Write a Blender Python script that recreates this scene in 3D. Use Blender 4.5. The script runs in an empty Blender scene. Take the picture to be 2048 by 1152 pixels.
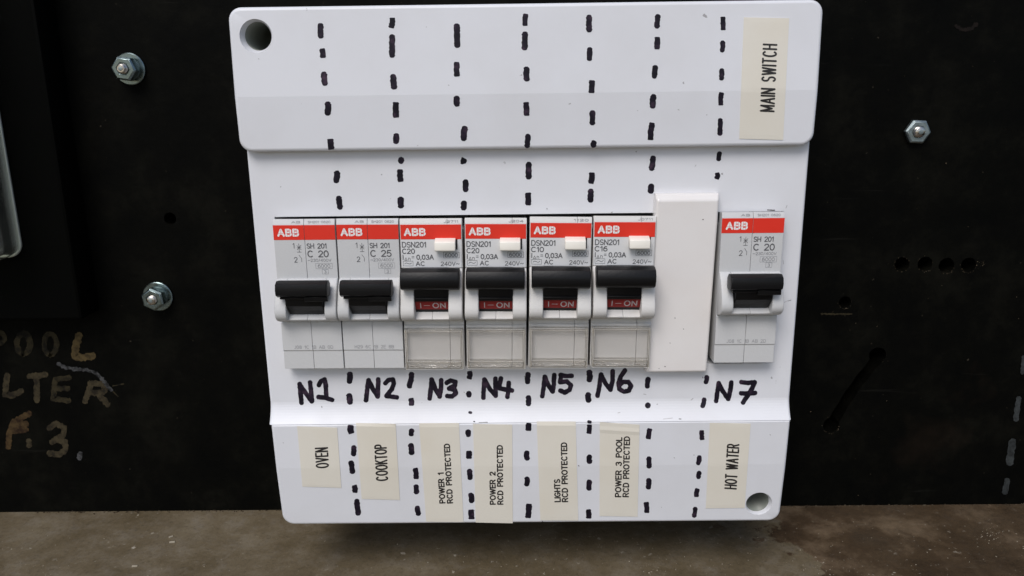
import bpy, bmesh, math, random
from mathutils import Vector, Matrix
rad = math.radians
S = 0.001                       # every length below is written in millimetres
random.seed(7)
scene = bpy.context.scene
COL = scene.collection

# ------------------------------------------------------------------ camera
FPX = 1600.0
CAMP = Vector((-2.24, -218.9, 80.05))
PITCH, YAW, ROLL = 0.25218, -0.00906, -0.01259
FWD = Vector((math.sin(YAW)*math.cos(PITCH), math.cos(YAW)*math.cos(PITCH), -math.sin(PITCH)))
_r = FWD.cross(Vector((0, 0, 1))).normalized()
_u = _r.cross(FWD)
RIGHT = _r*math.cos(ROLL)+_u*math.sin(ROLL)
UP = -_r*math.sin(ROLL)+_u*math.cos(ROLL)
cam_data = bpy.data.cameras.new("camera")
cam = bpy.data.objects.new("camera", cam_data)
COL.objects.link(cam)
cam_data.sensor_width = 36.0
cam_data.lens = 36.0*FPX/2048.0
cam_data.clip_start = 0.005
cam_data.clip_end = 50
M = Matrix((RIGHT, UP, -FWD)).transposed().to_4x4()
M.translation = CAMP*S
cam.matrix_world = M
scene.camera = cam

# ------------------------------------------------------------------ light
SUN_EL, SUN_ROT = 50.0, 200.0
world = bpy.data.worlds.new("World")
scene.world = world
world.use_nodes = True
wn = world.node_tree.nodes
sky = wn.new("ShaderNodeTexSky")
sky.sky_type = 'NISHITA'
sky.sun_disc = False
sky.sun_elevation = rad(SUN_EL)
sky.sun_rotation = rad(SUN_ROT)
sky.air_density = 1.0
sky.dust_density = 2.0
sky.ozone_density = 1.0
bg = wn["Background"]
bg.inputs["Strength"].default_value = 0.085
world.node_tree.links.new(sky.outputs[0], bg.inputs["Color"])
sun_d = bpy.data.lights.new("sun", 'SUN')
sun_d.energy = 1.35
sun_d.angle = rad(30)
sun_d.color = (1.0, 0.98, 0.97)
sun = bpy.data.objects.new("sun", sun_d)
COL.objects.link(sun)
# direction towards the sun: in front of the board, a little to the left
el, az = rad(SUN_EL), rad(-20)
tow = Vector((math.sin(az)*math.cos(el), -math.cos(az)*math.cos(el), math.sin(el)))
sun.rotation_euler = (-tow).to_track_quat('-Z', 'Y').to_euler()
sun.location = (0, -0.5, 0.5)
scene.view_settings.view_transform = 'Standard'
scene.view_settings.look = 'None'
scene.view_settings.exposure = 0.52
scene.view_settings.gamma = 1.0


# ------------------------------------------------------------------ pixel <-> place
def ray(px, py):
    return FWD + RIGHT*((px-1024)/FPX) - UP*((py-576)/FPX)


def at(px, py, Y):
    """the point of the plane y=Y (mm) that shows at this pixel of the photograph"""
    d = ray(px, py)
    return CAMP + d*((Y-CAMP.y)/d.y)


# ------------------------------------------------------------------ materials
def nt(name):
    m = bpy.data.materials.new(name)
    m.use_nodes = True
    t = m.node_tree
    return m, t, t.nodes["Principled BSDF"]


def noise(t, scale, detail=4, rough=0.55, vec=None):
    n = t.nodes.new("ShaderNodeTexNoise")
    n.inputs["Scale"].default_value = scale
    n.inputs["Detail"].default_value = detail
    n.inputs["Roughness"].default_value = rough
    if vec:
        t.links.new(vec, n.inputs["Vector"])
    return n


def coord(t):
    return t.nodes.new("ShaderNodeTexCoord").outputs["Object"]


def ramp(t, fac, stops):
    r = t.nodes.new("ShaderNodeValToRGB")
    e = r.color_ramp.elements
    e[0].position, e[0].color = stops[0][0], (*stops[0][1], 1)
    e[1].position, e[1].color = stops[-1][0], (*stops[-1][1], 1)
    for p, c in stops[1:-1]:
        k = e.new(p)
        k.color = (*c, 1)
    t.links.new(fac, r.inputs[0])
    return r.outputs[0]


def mixc(t, fac, a, b):
    m = t.nodes.new("ShaderNodeMix")
    m.data_type = 'RGBA'
    for s, v in ((0, fac), (6, a), (7, b)):
        if isinstance(v, (int, float)):
            m.inputs[s].default_value = v
        elif isinstance(v, tuple):
            m.inputs[s].default_value = (*v, 1)
        else:
            t.links.new(v, m.inputs[s])
    return m.outputs[2]


def bump(t, b, h, strength, dist):
    n = t.nodes.new("ShaderNodeBump")
    n.inputs["Strength"].default_value = strength
    n.inputs["Distance"].default_value = dist*S
    t.links.new(h, n.inputs["Height"])
    t.links.new(n.outputs[0], b.inputs["Normal"])


def plastic(name, col, rough=0.35, dirt=(0.55, 0.5, 0.42), amount=0.12, speck=True, spec=0.5, grain=0.03, coat=0.0):
    m, t, b = nt(name)
    v = coord(t)
    n1 = noise(t, 35, 5, 0.6, v)
    f1 = ramp(t, n1.outputs[0], [(0.42, (0, 0, 0)), (0.8, (amount,)*3)])
    c = mixc(t, f1, col, tuple(a*b_ for a, b_ in zip(col, dirt)))
    if speck:
        n2 = noise(t, 480, 2, 0.5, v)
        f2 = ramp(t, n2.outputs[0], [(0.765, (0, 0, 0)), (0.785, (0.55,)*3)])
        c = mixc(t, f2, c, (0.09, 0.075, 0.06))
    t.links.new(c, b.inputs["Base Color"])
    n3 = noise(t, 60, 4, 0.6, v)
    rr = ramp(t, n3.outputs[0], [(0.3, (rough*0.85,)*3), (0.7, (rough*1.25,)*3)])
    t.links.new(rr, b.inputs["Roughness"])
    b.inputs["Specular IOR Level"].default_value = spec
    b.inputs["Coat Weight"].default_value = coat
    b.inputs["Coat Roughness"].default_value = 0.1
    n4 = noise(t, 1400, 2, 0.5, v)
    bump(t, b, n4.outputs[0], grain, 0.3)
    return m


M_COVER = plastic("white_cover_plastic", (0.715, 0.72, 0.745), 0.42, amount=0.16)
M_BLANK = plastic("warm_white_gloss_plastic", (0.775, 0.745, 0.72), 0.22, dirt=(0.72, 0.64, 0.58), amount=0.30, coat=0.3)
M_GREY = plastic("grey_breaker_plastic", (0.565, 0.565, 0.56), 0.45, amount=0.08, speck=False, grain=0.12)
M_GREYB = plastic("warm_grey_breaker_plastic", (0.64, 0.625, 0.60), 0.45, amount=0.10, speck=False, grain=0.12)
M_LABELW = plastic("label_plate_plastic", (0.66, 0.66, 0.655), 0.5, amount=0.05, speck=False, grain=0.05)
M_BLACK = plastic("black_toggle_plastic", (0.006, 0.006, 0.0065), 0.36, dirt=(2.2, 2.1, 2.0), amount=0.6, speck=False, spec=0.2, grain=0.12)
M_CREAM = plastic("cream_button_plastic", (0.84, 0.80, 0.71), 0.4, amount=0.2, speck=False)
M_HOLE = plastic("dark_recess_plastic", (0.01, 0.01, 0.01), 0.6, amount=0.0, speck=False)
M_RED = plastic("red_stripe_ink", (0.72, 0.028, 0.012), 0.4, dirt=(0.9, 0.8, 0.8), amount=0.2, speck=False, grain=0.02)
M_DRED = plastic("dark_red_indicator", (0.23, 0.012, 0.012), 0.35, amount=0.2, speck=False)
M_INKW = plastic("white_logo_ink", (0.80, 0.79, 0.77), 0.5, amount=0.0, speck=False)
M_INKG = plastic("grey_print_ink", (0.10, 0.10, 0.105), 0.5, amount=0.0, speck=False)
M_INKL = plastic("pale_print_ink", (0.25, 0.25, 0.26), 0.5, amount=0.0, speck=False)
M_GLINT = plastic("painted_edge_glint", (0.78, 0.76, 0.72), 0.3, amount=0.5, speck=False)  # highlight colour for the window frame edges
M_SEAM = plastic("grimy_seam", (0.22, 0.19, 0.15), 0.5, amount=0.5, speck=False)
M_INKON = plastic("worn_grey_ink", (0.42, 0.37, 0.37), 0.5, amount=0.5, speck=False)
M_INKB = plastic("black_label_ink", (0.018, 0.015, 0.014), 0.45, amount=0.0, speck=False)
M_TAPE = plastic("cream_label_tape", (0.73, 0.69, 0.60), 0.45, dirt=(0.9, 0.86, 0.78), amount=0.5, speck=False, grain=0.04)


def marker_mat():
    m, t, b = nt("purple_black_marker_ink")
    v = coord(t)
    n = noise(t, 420, 3, 0.6, v)
    c = ramp(t, n.outputs[0], [(0.35, (0.004, 0.003, 0.007)), (0.55, (0.012, 0.008, 0.017)), (0.78, (0.07, 0.04, 0.065))])
    t.links.new(c, b.inputs["Base Color"])
    b.inputs["Roughness"].default_value = 0.5
    b.inputs["Specular IOR Level"].default_value = 0.22
    return m


M_MARK = marker_mat()


def board_mat():
    m, t, b = nt("black_board_face")
    v = coord(t)
    n1 = noise(t, 40, 8, 0.75, v)
    c = ramp(t, n1.outputs[0], [(0.34, (0.0009, 0.0010, 0.0008)), (0.5, (0.0020, 0.0020, 0.0014)), (0.66, (0.0052, 0.0050, 0.0034))])
    mp = t.nodes.new("ShaderNodeMapping")
    mp.inputs["Rotation"].default_value = (0, rad(25), 0)
    mp.inputs["Scale"].default_value = (18, 200, 320)
    t.links.new(v, mp.inputs[0])
    n2 = noise(t, 1.0, 3, 0.7, mp.outputs[0])
    f2 = ramp(t, n2.outputs[0], [(0.66, (0, 0, 0)), (0.76, (0.4,)*3)])
    c = mixc(t, f2, c, (0.020, 0.019, 0.016))
    n5 = noise(t, 600, 2, 0.5, v)
    f5 = ramp(t, n5.outputs[0], [(0.74, (0, 0, 0)), (0.77, (0.6,)*3)])
    c = mixc(t, f5, c, (0.05, 0.042, 0.03))
    n6 = noise(t, 11, 5, 0.7, v)
    f6 = ramp(t, n6.outputs[0], [(0.62, (0, 0, 0)), (0.8, (0.5,)*3)])
    c = mixc(t, f6, c, (0.017, 0.011, 0.007))
    t.links.new(c, b.inputs["Base Color"])
    b.inputs["Roughness"].default_value = 0.6
    b.inputs["Specular IOR Level"].default_value = 0.05
    n3 = noise(t, 260, 4, 0.6, v)
    bump(t, b, n3.outputs[0], 0.25, 0.5)
    return m


M_BOARD = board_mat()
M_CASE = plastic("matt_black_case", (0.0015, 0.0016, 0.0013), 0.6, amount=0.0, speck=False, spec=0.03)


def paint_mat(name, c1, c2, back=(0.012, 0.011, 0.009), lo=0.38, hi=0.58):
    m, t, b = nt(name)
    v = coord(t)
    n1 = noise(t, 110, 5, 0.7, v)
    n2 = noise(t, 260, 4, 0.7, v)
    c = mixc(t, n1.outputs[0], c1, c2)
    f = ramp(t, n2.outputs[0], [(lo, (0, 0, 0)), (hi, (1, 1, 1))])
    c = mixc(t, f, back, c)
    t.links.new(c, b.inputs["Base Color"])
    b.inputs["Roughness"].default_value = 0.75
    b.inputs["Specular IOR Level"].default_value = 0.1
    return m


M_PTAN = paint_mat("aged_tan_paint", (0.062, 0.044, 0.019), (0.10, 0.071, 0.03), (0.035, 0.025, 0.012))
M_PFADE = paint_mat("faded_tan_paint", (0.022, 0.018, 0.010), (0.040, 0.032, 0.016), (0.006, 0.0055, 0.004))
M_PMID = paint_mat("worn_grey_tan_paint", (0.034, 0.027, 0.015), (0.062, 0.049, 0.027), (0.015, 0.012, 0.008))
M_PRUST = paint_mat("rusty_orange_paint", (0.050, 0.030, 0.012), (0.068, 0.045, 0.020), (0.02, 0.011, 0.006))
M_SCR = paint_mat("pale_scratch", (0.085, 0.085, 0.085), (0.035, 0.035, 0.037), (0.012, 0.012, 0.012), 0.40, 0.55)
M_GREYP = paint_mat("grey_chalk_paint", (0.03, 0.034, 0.034), (0.05, 0.055, 0.055), (0.014, 0.015, 0.015), 0.35, 0.6)


def metal(name, col, rough, bscale=500):
    m, t, b = nt(name)
    v = coord(t)
    n = noise(t, bscale, 4, 0.65, v)
    c = ramp(t, n.outputs[0], [(0.3, tuple(x*0.75 for x in col)), (0.7, col)])
    t.links.new(c, b.inputs["Base Color"])
    b.inputs["Metallic"].default_value = 1.0
    rr = ramp(t, n.outputs[0], [(0.3, (rough*0.8,)*3), (0.7, (rough*1.4,)*3)])
    t.links.new(rr, b.inputs["Roughness"])
    bump(t, b, n.outputs[0], 0.25, 0.15)
    return m


M_ZINC = metal("zinc_plated_steel", (0.23, 0.29, 0.29), 0.26)
M_ZINC2 = metal("dull_zinc_steel", (0.36, 0.42, 0.42), 0.42)
M_BOLT = metal("bright_bolt_steel", (0.62, 0.58, 0.52), 0.25)


def clear_mat(name, tint, gloss, rough):
    m = bpy.data.materials.new(name)
    m.use_nodes = True
    t = m.node_tree
    t.nodes.clear()
    o = t.nodes.new("ShaderNodeOutputMaterial")
    tr = t.nodes.new("ShaderNodeBsdfTransparent")
    tr.inputs[0].default_value = (*tint, 1)
    gl = t.nodes.new("ShaderNodeBsdfGlossy")
    gl.inputs["Roughness"].default_value = rough
    gl.inputs[0].default_value = (0.95, 0.95, 0.93, 1)
    lw = t.nodes.new("ShaderNodeLayerWeight")
    fr = t.nodes.new("ShaderNodeMath")
    fr.operation = 'POWER'
    fr.inputs[1].default_value = 4.0
    t.links.new(lw.outputs["Facing"], fr.inputs[0])
    ad = t.nodes.new("ShaderNodeMath")
    ad.operation = 'ADD'
    ad.use_clamp = True
    t.links.new(fr.outputs[0], ad.inputs[0])
    ad.inputs[1].default_value = gloss
    mx = t.nodes.new("ShaderNodeMixShader")
    t.links.new(ad.outputs[0], mx.inputs[0])
    t.links.new(tr.outputs[0], mx.inputs[1])
    t.links.new(gl.outputs[0], mx.inputs[2])
    v = t.nodes.new("ShaderNodeTexCoord").outputs["Object"]
    n = noise(t, 150, 3, 0.6, v)
    bp = t.nodes.new("ShaderNodeBump")
    bp.inputs["Strength"].default_value = 0.2
    bp.inputs["Distance"].default_value = 0.2*S
    t.links.new(n.outputs[0], bp.inputs["Height"])
    t.links.new(bp.outputs[0], gl.inputs["Normal"])
    t.links.new(mx.outputs[0], o.inputs[0])
    return m


M_CLEAR = clear_mat("clear_polycarbonate", (0.955, 0.95, 0.945), 0.03, 0.12)
M_CLEAR2 = clear_mat("clear_meter_plastic", (0.92, 0.93, 0.90), 0.05, 0.2)
M_CRIM = clear_mat("clear_plastic_rim", (0.90, 0.89, 0.875), 0.12, 0.1)
M_MILK = clear_mat("milky_clear_wall", (0.90, 0.91, 0.88), 0.05, 0.25)
_t = M_MILK.node_tree
_o = next(n for n in _t.nodes if n.type == 'OUTPUT_MATERIAL')
_src = _o.inputs[0].links[0].from_socket
_df = _t.nodes.new("ShaderNodeBsdfDiffuse")
_df.inputs[0].default_value = (0.34, 0.36, 0.32, 1)
_mx = _t.nodes.new("ShaderNodeMixShader")
_mx.inputs[0].default_value = 0.05
_t.links.new(_src, _mx.inputs[1])
_t.links.new(_df.outputs[0], _mx.inputs[2])
_t.links.new(_mx.outputs[0], _o.inputs[0])
M_EDGE = plastic("pale_cut_plastic_edge", (0.42, 0.45, 0.40), 0.4, amount=0.3, speck=False)


def floor_mat():
    m, t, b = nt("dusty_brown_ledge")
    v = coord(t)
    sep = t.nodes.new("ShaderNodeSeparateXYZ")
    t.links.new(v, sep.inputs[0])
    n1 = noise(t, 38, 9, 0.75, v)
    base = ramp(t, n1.outputs[0], [(0.33, (0.090, 0.068, 0.037)), (0.5, (0.127, 0.099, 0.060)), (0.66, (0.168, 0.136, 0.088))])
    nb = noise(t, 130, 6, 0.75, v)
    base = mixc(t, ramp(t, nb.outputs[0], [(0.5, (0, 0, 0)), (0.72, (0.55,)*3)]), base, (0.19, 0.165, 0.13))
    nf = noise(t, 900, 3, 0.7, v)
    base = mixc(t, ramp(t, nf.outputs[0], [(0.52, (0, 0, 0)), (0.72, (0.5,)*3)]), base, (0.05, 0.04, 0.028))
    ng = noise(t, 75, 9, 0.8, v)
    base = mixc(t, ramp(t, ng.outputs[0], [(0.53, (0, 0, 0)), (0.64, (0.45,)*3)]), base, (0.20, 0.172, 0.13))
    # brown damp stain on the right: threshold of noise + x position
    n2 = noise(t, 14, 9, 0.68, v)
    ma = t.nodes.new("ShaderNodeMath")
    ma.operation = 'MULTIPLY_ADD'
    t.links.new(sep.outputs[0], ma.inputs[0])
    ma.inputs[1].default_value = 3.2
    ma.inputs[2].default_value = -0.13
    mb = t.nodes.new("ShaderNodeMath")
    mb.operation = 'ADD'
    t.links.new(ma.outputs[0], mb.inputs[0])
    t.links.new(n2.outputs[0], mb.inputs[1])
    stain = ramp(t, mb.outputs[0], [(0.62, (0, 0, 0)), (0.627, (0.95,)*3), (0.8, (0.85,)*3)])
    n3 = noise(t, 45, 6, 0.7, v)
    brown = ramp(t, n3.outputs[0], [(0.33, (0.026, 0.015, 0.008)), (0.5, (0.055, 0.034, 0.018)), (0.66, (0.14, 0.098, 0.06))])
    c = mixc(t, stain, base, brown)
    # pale scratches
    mp = t.nodes.new("ShaderNodeMapping")
    mp.inputs["Rotation"].default_value = (0, 0, rad(-32))
    mp.inputs["Scale"].default_value = (30, 420, 30)
    t.links.new(v, mp.inputs[0])
    n4 = noise(t, 1.0, 5, 0.7, mp.outputs[0])
    c = mixc(t, ramp(t, n4.outputs[0], [(0.64, (0, 0, 0)), (0.76, (0.35,)*3)]), c, (0.30, 0.262, 0.20))
    n5 = noise(t, 420, 3, 0.6, v)
    n6 = noise(t, 30, 3, 0.6, v)
    mm = t.nodes.new("ShaderNodeMath")
    mm.operation = 'MULTIPLY'
    t.links.new(ramp(t, n5.outputs[0], [(0.66, (0, 0, 0)), (0.71, (1,)*3)]), mm.inputs[0])
    t.links.new(ramp(t, n6.outputs[0], [(0.5, (0.1,)*3), (0.65, (1,)*3)]), mm.inputs[1])
    c = mixc(t, mm.outputs[0], c, (0.40, 0.36, 0.29))
    t.links.new(c, b.inputs["Base Color"])
    rr = ramp(t, n2.outputs[0], [(0.35, (0.62,)*3), (0.65, (0.42,)*3)])
    t.links.new(rr, b.inputs["Roughness"])
    b.inputs["Specular IOR Level"].default_value = 0.3
    bump(t, b, nb.outputs[0], 0.5, 0.8)
    return m


M_FLOOR = floor_mat()


# ------------------------------------------------------------------ mesh helpers
def set_sharp(bm, ang=38, crease=True):
    for f in bm.faces:
        f.smooth = True
    for e in bm.edges:
        if len(e.link_faces) == 2:
            a = math.degrees(e.calc_face_angle(0))
            big = all(f.calc_area() > 20 for f in e.link_faces)
            e.smooth = not (a > ang or (crease and a > 4 and big))


def finish(name, bm, mat, parent=None, loc=None, smooth=True, wn_mod=False):
    if smooth:
        set_sharp(bm)
    me = bpy.data.meshes.new(name)
    for v in bm.verts:
        v.co *= S
    bmesh.ops.recalc_face_normals(bm, faces=bm.faces)
    bm.to_mesh(me)
    bm.free()
    me.materials.append(mat)
    return link(name, me, parent, loc, wn_mod)


def link(name, me, parent=None, loc=None, wn_mod=False):
    o = bpy.data.objects.new(name, me)
    COL.objects.link(o)
    if parent:
        o.parent = parent
    if loc:
        o.location = loc
    if wn_mod:
        w = o.modifiers.new("wn", 'WEIGHTED_NORMAL')
        w.keep_sharp = True
    return o


def thing(name, label, cat, loc=(0, 0, 0), group=None):
    o = bpy.data.objects.new(name, None)
    COL.objects.link(o)
    o.empty_display_size = 0.01
    o.location = Vector(loc)*S
    o["label"] = label
    o["category"] = cat
    if group:
        o["group"] = group
    return o


def prism(poly, x0, x1, bev=0.0, seg=2, bm=None, minang=25):
    """extrude a closed (y, z) polygon along X"""
    bm2 = bmesh.new()
    a = [bm2.verts.new((x0, y, z)) for y, z in poly]
    b = [bm2.verts.new((x1, y, z)) for y, z in poly]
    n = len(poly)
    bm2.faces.new(a)
    bm2.faces.new(b[::-1])
    for i in range(n):
        j = (i+1) % n
        bm2.faces.new((a[i], b[i], b[j], a[j]))
    bmesh.ops.recalc_face_normals(bm2, faces=bm2.faces)
    if bev:
        es = [e for e in bm2.edges if len(e.link_faces) == 2 and math.degrees(e.calc_face_angle(0)) > minang]
        bmesh.ops.bevel(bm2, geom=es, offset=bev, segments=seg, affect='EDGES', profile=0.5, clamp_overlap=True)
    if bm is None:
        return bm2
    return merge(bm, bm2)


def merge(bm, bm2):
    tmp = bpy.data.meshes.new("tmp")
    bm2.to_mesh(tmp)
    bm2.free()
    bm.from_mesh(tmp)
    bpy.data.meshes.remove(tmp)
    return bm


def box(x0, x1, y0, y1, z0, z1, bev=0.0, seg=2, bm=None):
    return prism([(y0, z0), (y0, z1), (y1, z1), (y1, z0)], x0, x1, bev, seg, bm)


def cyl(cx, cz, r, y0, y1, seg=40, r2=None, ax=None, rot=0.0):
    """cylinder along Y"""
    bm = bmesh.new()
    r2 = r if r2 is None else r2
    a = [bm.verts.new((cx+r*math.cos(rot+2*math.pi*i/seg), y0, cz+r*math.sin(rot+2*math.pi*i/seg))) for i in range(seg)]
    b = [bm.verts.new((cx+r2*math.cos(rot+2*math.pi*i/seg), y1, cz+r2*math.sin(rot+2*math.pi*i/seg))) for i in range(seg)]
    bm.faces.new(a)
    bm.faces.new(b[::-1])
    for i in range(seg):
        j = (i+1) % seg
        bm.faces.new((a[i], b[i], b[j], a[j]))
    bmesh.ops.recalc_face_normals(bm, faces=bm.faces)
    return bm


def lathe(cx, cz, prof, seg=40):
    """prof: list of (r, y) ; revolve round an axis along Y"""
    bm = bmesh.new()
    rings = []
    for r, y in prof:
        rings.append([bm.verts.new((cx+r*math.cos(2*math.pi*i/seg), y, cz+r*math.sin(2*math.pi*i/seg))) for i in range(seg)])
    for k in range(len(prof)-1):
        for i in range(seg):
            j = (i+1) % seg
            bm.faces.new((rings[k][i], rings[k+1][i], rings[k+1][j], rings[k][j]))
    bm.faces.new(rings[0])
    bm.faces.new(rings[-1][::-1])
    bmesh.ops.recalc_face_normals(bm, faces=bm.faces)
    return bm


def cut(obj, cutters):
    """boolean-subtract bmeshes (mm) from an object and bake the result"""
    tmps = []
    for bm in cutters:
        for v in bm.verts:
            v.co *= S
        me = bpy.data.meshes.new("cut")
        bm.to_mesh(me)
        bm.free()
        c = bpy.data.objects.new("cut", me)
        COL.objects.link(c)
        c.parent = obj.parent
        tmps.append(c)
        md = obj.modifiers.new("b", 'BOOLEAN')
        md.operation = 'DIFFERENCE'
        md.solver = 'EXACT'
        md.object = c
    bpy.context.view_layer.update()
    dg = bpy.context.evaluated_depsgraph_get()
    me = bpy.data.meshes.new_from_object(obj.evaluated_get(dg))
    obj.modifiers.clear()
    old = obj.data
    me.name = old.name
    obj.data = me
    bpy.data.meshes.remove(old)
    for c in tmps:
        m_ = c.data
        bpy.data.objects.remove(c)
        bpy.data.meshes.remove(m_)
    bm = bmesh.new()
    bm.from_mesh(me)
    for v in bm.verts:
        v.co /= S
    set_sharp(bm)
    for f in bm.faces:
        if f.calc_area() > 90:
            f.smooth = False
    for v in bm.verts:
        v.co *= S
    bm.to_mesh(me)
    bm.free()


# ------------------------------------------------------------------ strokes
def ribbon2d(pts, hw, steps=1, wob=0.0, rng=None, square=False):
    """quads of a flat stroke with round ends; returns (verts2d, faces)"""
    P = [Vector(p) for p in pts]
    if len(P) == 1:
        P = [P[0]-Vector((hw*.1, 0)), P[0]+Vector((hw*.1, 0))]
    Q = [P[0]]
    for a, b in zip(P, P[1:]):
        n = max(1, int((b-a).length/(steps)))
        for k in range(1, n+1):
            Q.append(a.lerp(b, k/n))
    rows = []
    L = len(Q)
    dirs = []
    for i in range(L):
        d = (Q[min(i+1, L-1)]-Q[max(i-1, 0)])
        if d.length < 1e-9:
            d = Vector((1, 0))
        dirs.append(d.normalized())
    cap = [(-0.94, 0.34), (-0.76, 0.65), (-0.5, 0.87), (-0.2, 0.98)]
    if square:
        cap = [(-0.75, 0.72), (-0.55, 0.93), (-0.3, 1.0)]
    for t, w in cap:
        rows.append((Q[0]+dirs[0]*hw*t, dirs[0], hw*w))
    for i in range(L):
        rows.append((Q[i], dirs[i], hw))
    for t, w in cap[::-1]:
        rows.append((Q[-1]-dirs[-1]*hw*t, dirs[-1], hw*w))
    V, F = [], []
    for c, d, w in rows:
        n = Vector((-d.y, d.x))
        ja = 1+(rng.uniform(-wob, wob) if rng else 0)
        jb = 1+(rng.uniform(-wob, wob) if rng else 0)
        V += [c+n*w*ja, c, c-n*w*jb]
    for i in range(len(rows)-1):
        a = i*3
        F += [(a, a+1, a+4, a+3), (a+1, a+2, a+5, a+4)]
    return V, F


def arc(cx, cy, rx, ry, a0, a1, n=9):
    return [(cx+rx*math.cos(rad(a0+(a1-a0)*i/n)), cy+ry*math.sin(rad(a0+(a1-a0)*i/n))) for i in range(n+1)]


G = {
 'A': (.72, [[(0, 0), (.36, 1), (.72, 0)], [(.13, .34), (.59, .34)]]),
 'B': (.62, [[(0, 0), (0, 1)], [(0, 1)]+arc(.34, .765, .24, .235, 90, -90)+[(0, .53)], [(.3, .53)]+arc(.35, .265, .27, .265, 90, -90)+[(0, 0)]]),
 'C': (.70, [arc(.37, .5, .36, .5, 48, 312, 16)]),
 'D': (.66, [[(0, 0), (0, 1), (.26, 1)]+arc(.26, .5, .4, .5, 90, -90, 12)+[(0, 0)]]),
 'E': (.56, [[(.56, 1), (0, 1), (0, 0), (.56, 0)], [(0, .52), (.5, .52)]]),
 'F': (.54, [[(.54, 1), (0, 1), (0, 0)], [(0, .52), (.48, .52)]]),
 'G': (.74, [arc(.37, .5, .36, .5, 48, 340, 16)+[(.73, .45), (.42, .45)]]),
 'H': (.64, [[(0, 0), (0, 1)], [(.64, 0), (.64, 1)], [(0, .52), (.64, .52)]]),
 'I': (.02, [[(.01, 0), (.01, 1)]]),
 'J': (.45, [[(.45, 1), (.45, .25)]+arc(.225, .22, .225, .22, 0, -160, 8)]),
 'K': (.62, [[(0, 0), (0, 1)], [(.6, 1), (0, .42)], [(.2, .6), (.62, 0)]]),
 'L': (.50, [[(0, 1), (0, 0), (.5, 0)]]),
 'M': (.78, [[(0, 0), (0, 1), (.39, .15), (.78, 1), (.78, 0)]]),
 'N': (.64, [[(0, 0), (0, 1), (.64, 0), (.64, 1)]]),
 'O': (.76, [arc(.38, .5, .38, .5, 90, 450, 22)]),
 'P': (.60, [[(0, 0), (0, 1), (.33, 1)]+arc(.33, .74, .27, .26, 90, -90)+[(0, .48)]]),
 'R': (.64, [[(0, 0), (0, 1), (.33, 1)]+arc(.33, .74, .27, .26, 90, -90)+[(0, .48)], [(.33, .48), (.64, 0)]]),
 'S': (.60, [arc(.30, .75, .27, .25, 35, 270, 10)+arc(.30, .25, .29, .25, 90, -150, 10)]),
 'T': (.62, [[(0, 1), (.62, 1)], [(.31, 1), (.31, 0)]]),
 'V': (.68, [[(0, 1), (.34, 0), (.68, 1)]]),
 'W': (.96, [[(0, 1), (.24, 0), (.48, .95), (.72, 0), (.96, 1)]]),
 '0': (.58, [arc(.29, .5, .29, .5, 90, 450, 20)]),
 '1': (.26, [[(0, .78), (.22, 1), (.22, 0)]]),
 '2': (.56, [arc(.28, .72, .27, .28, 165, -25, 9)+[(.0, 0), (.57, 0)]]),
 '3': (.56, [arc(.27, .75, .25, .25, 150, -80, 9)+arc(.27, .26, .29, .26, 85, -155, 10)]),
 '4': (.60, [[(.45, 0), (.45, 1), (0, .3), (.6, .3)]]),
 '5': (.56, [[(.5, 1), (.1, 1), (.04, .5)]+arc(.27, .32, .29, .32, 130, -150, 11)]),
 '6': (.58, [arc(.29, .31, .28, .31, 90, 450, 16), [(.01, .31), (.03, .6), (.15, .88), (.3, 1), (.5, .93)]]),
 '7': (.54, [[(0, 1), (.54, 1), (.18, 0)]]),
 '8': (.58, [arc(.29, .76, .23, .24, 90, 450, 14), arc(.29, .27, .29, .27, 90, 450, 16)]),
 '9': (.58, [arc(.29, .69, .28, .31, 90, 450, 16), [(.57, .69), (.55, .4), (.43, .12), (.28, 0), (.08, .07)]]),
 '-': (.50, [[(.02, .45), (.48, .45)]]),
 '=': (.50, [[(.0, .35), (.48, .35)], [(.0, .62), (.48, .62)]]),
 '~': (.62, [[(0, .38), (.08, .52), (.18, .56), (.31, .47), (.44, .38), (.54, .42), (.62, .56)]]),
 '/': (.40, [[(0, -.05), (.4, 1.05)]]),
 ',': (.12, [[(.08, .08), (.0, -.18)]]),
 '.': (.06, [[(.03, .03)]]),
 'd': (.46, [[(0, -.2), (.23, .4), (.46, -.2), (0, -.2)]]),        # subscript delta
 'n': (.36, [[(0, -.2), (0, .28)], [(0, .12)]+arc(.18, .12, .18, .16, 180, 0, 6)+[(.36, -.2)]]),
 ' ': (.42, []),
}


def text_lines(s, gap=.2):
    """polylines in cap-height units, and the total width"""
    x, out = 0.0, []
    for ch in s:
        w, pl = G[ch]
        for p in pl:
            out.append([(x+a, b) for a, b in p])
        x += w+gap
    return out, x-gap


def local_text(bm, s, x0, x1, z0, z1, hw, y=-0.05, gap=.2):
    lines, W = text_lines(s, gap)
    h = z1-z0
    for pl in lines:
        pts = [(x0+a/W*(x1-x0), z0+b*h) for a, b in pl]
        add_stroke(bm, pts, hw, y)


def split_corners(pts, lim=35):
    """break a polyline at its sharp corners so every piece keeps its width"""
    P = [Vector(p) for p in pts]
    out, cur = [], [P[0]]
    for i in range(1, len(P)):
        cur.append(P[i])
        if i < len(P)-1:
            a, b = P[i]-P[i-1], P[i+1]-P[i]
            if a.length > 0 and b.length > 0 and abs(a.angle(b)) > rad(lim):
                out.append(cur)
                cur = [P[i]]
    out.append(cur)
    return out


LAYER = [0]


def add_stroke(bm, pts, hw, y):
    if len(pts) > 2:
        for q in split_corners(pts):
            add_stroke2(bm, q, hw, y)
    else:
        add_stroke2(bm, pts, hw, y)


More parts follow.
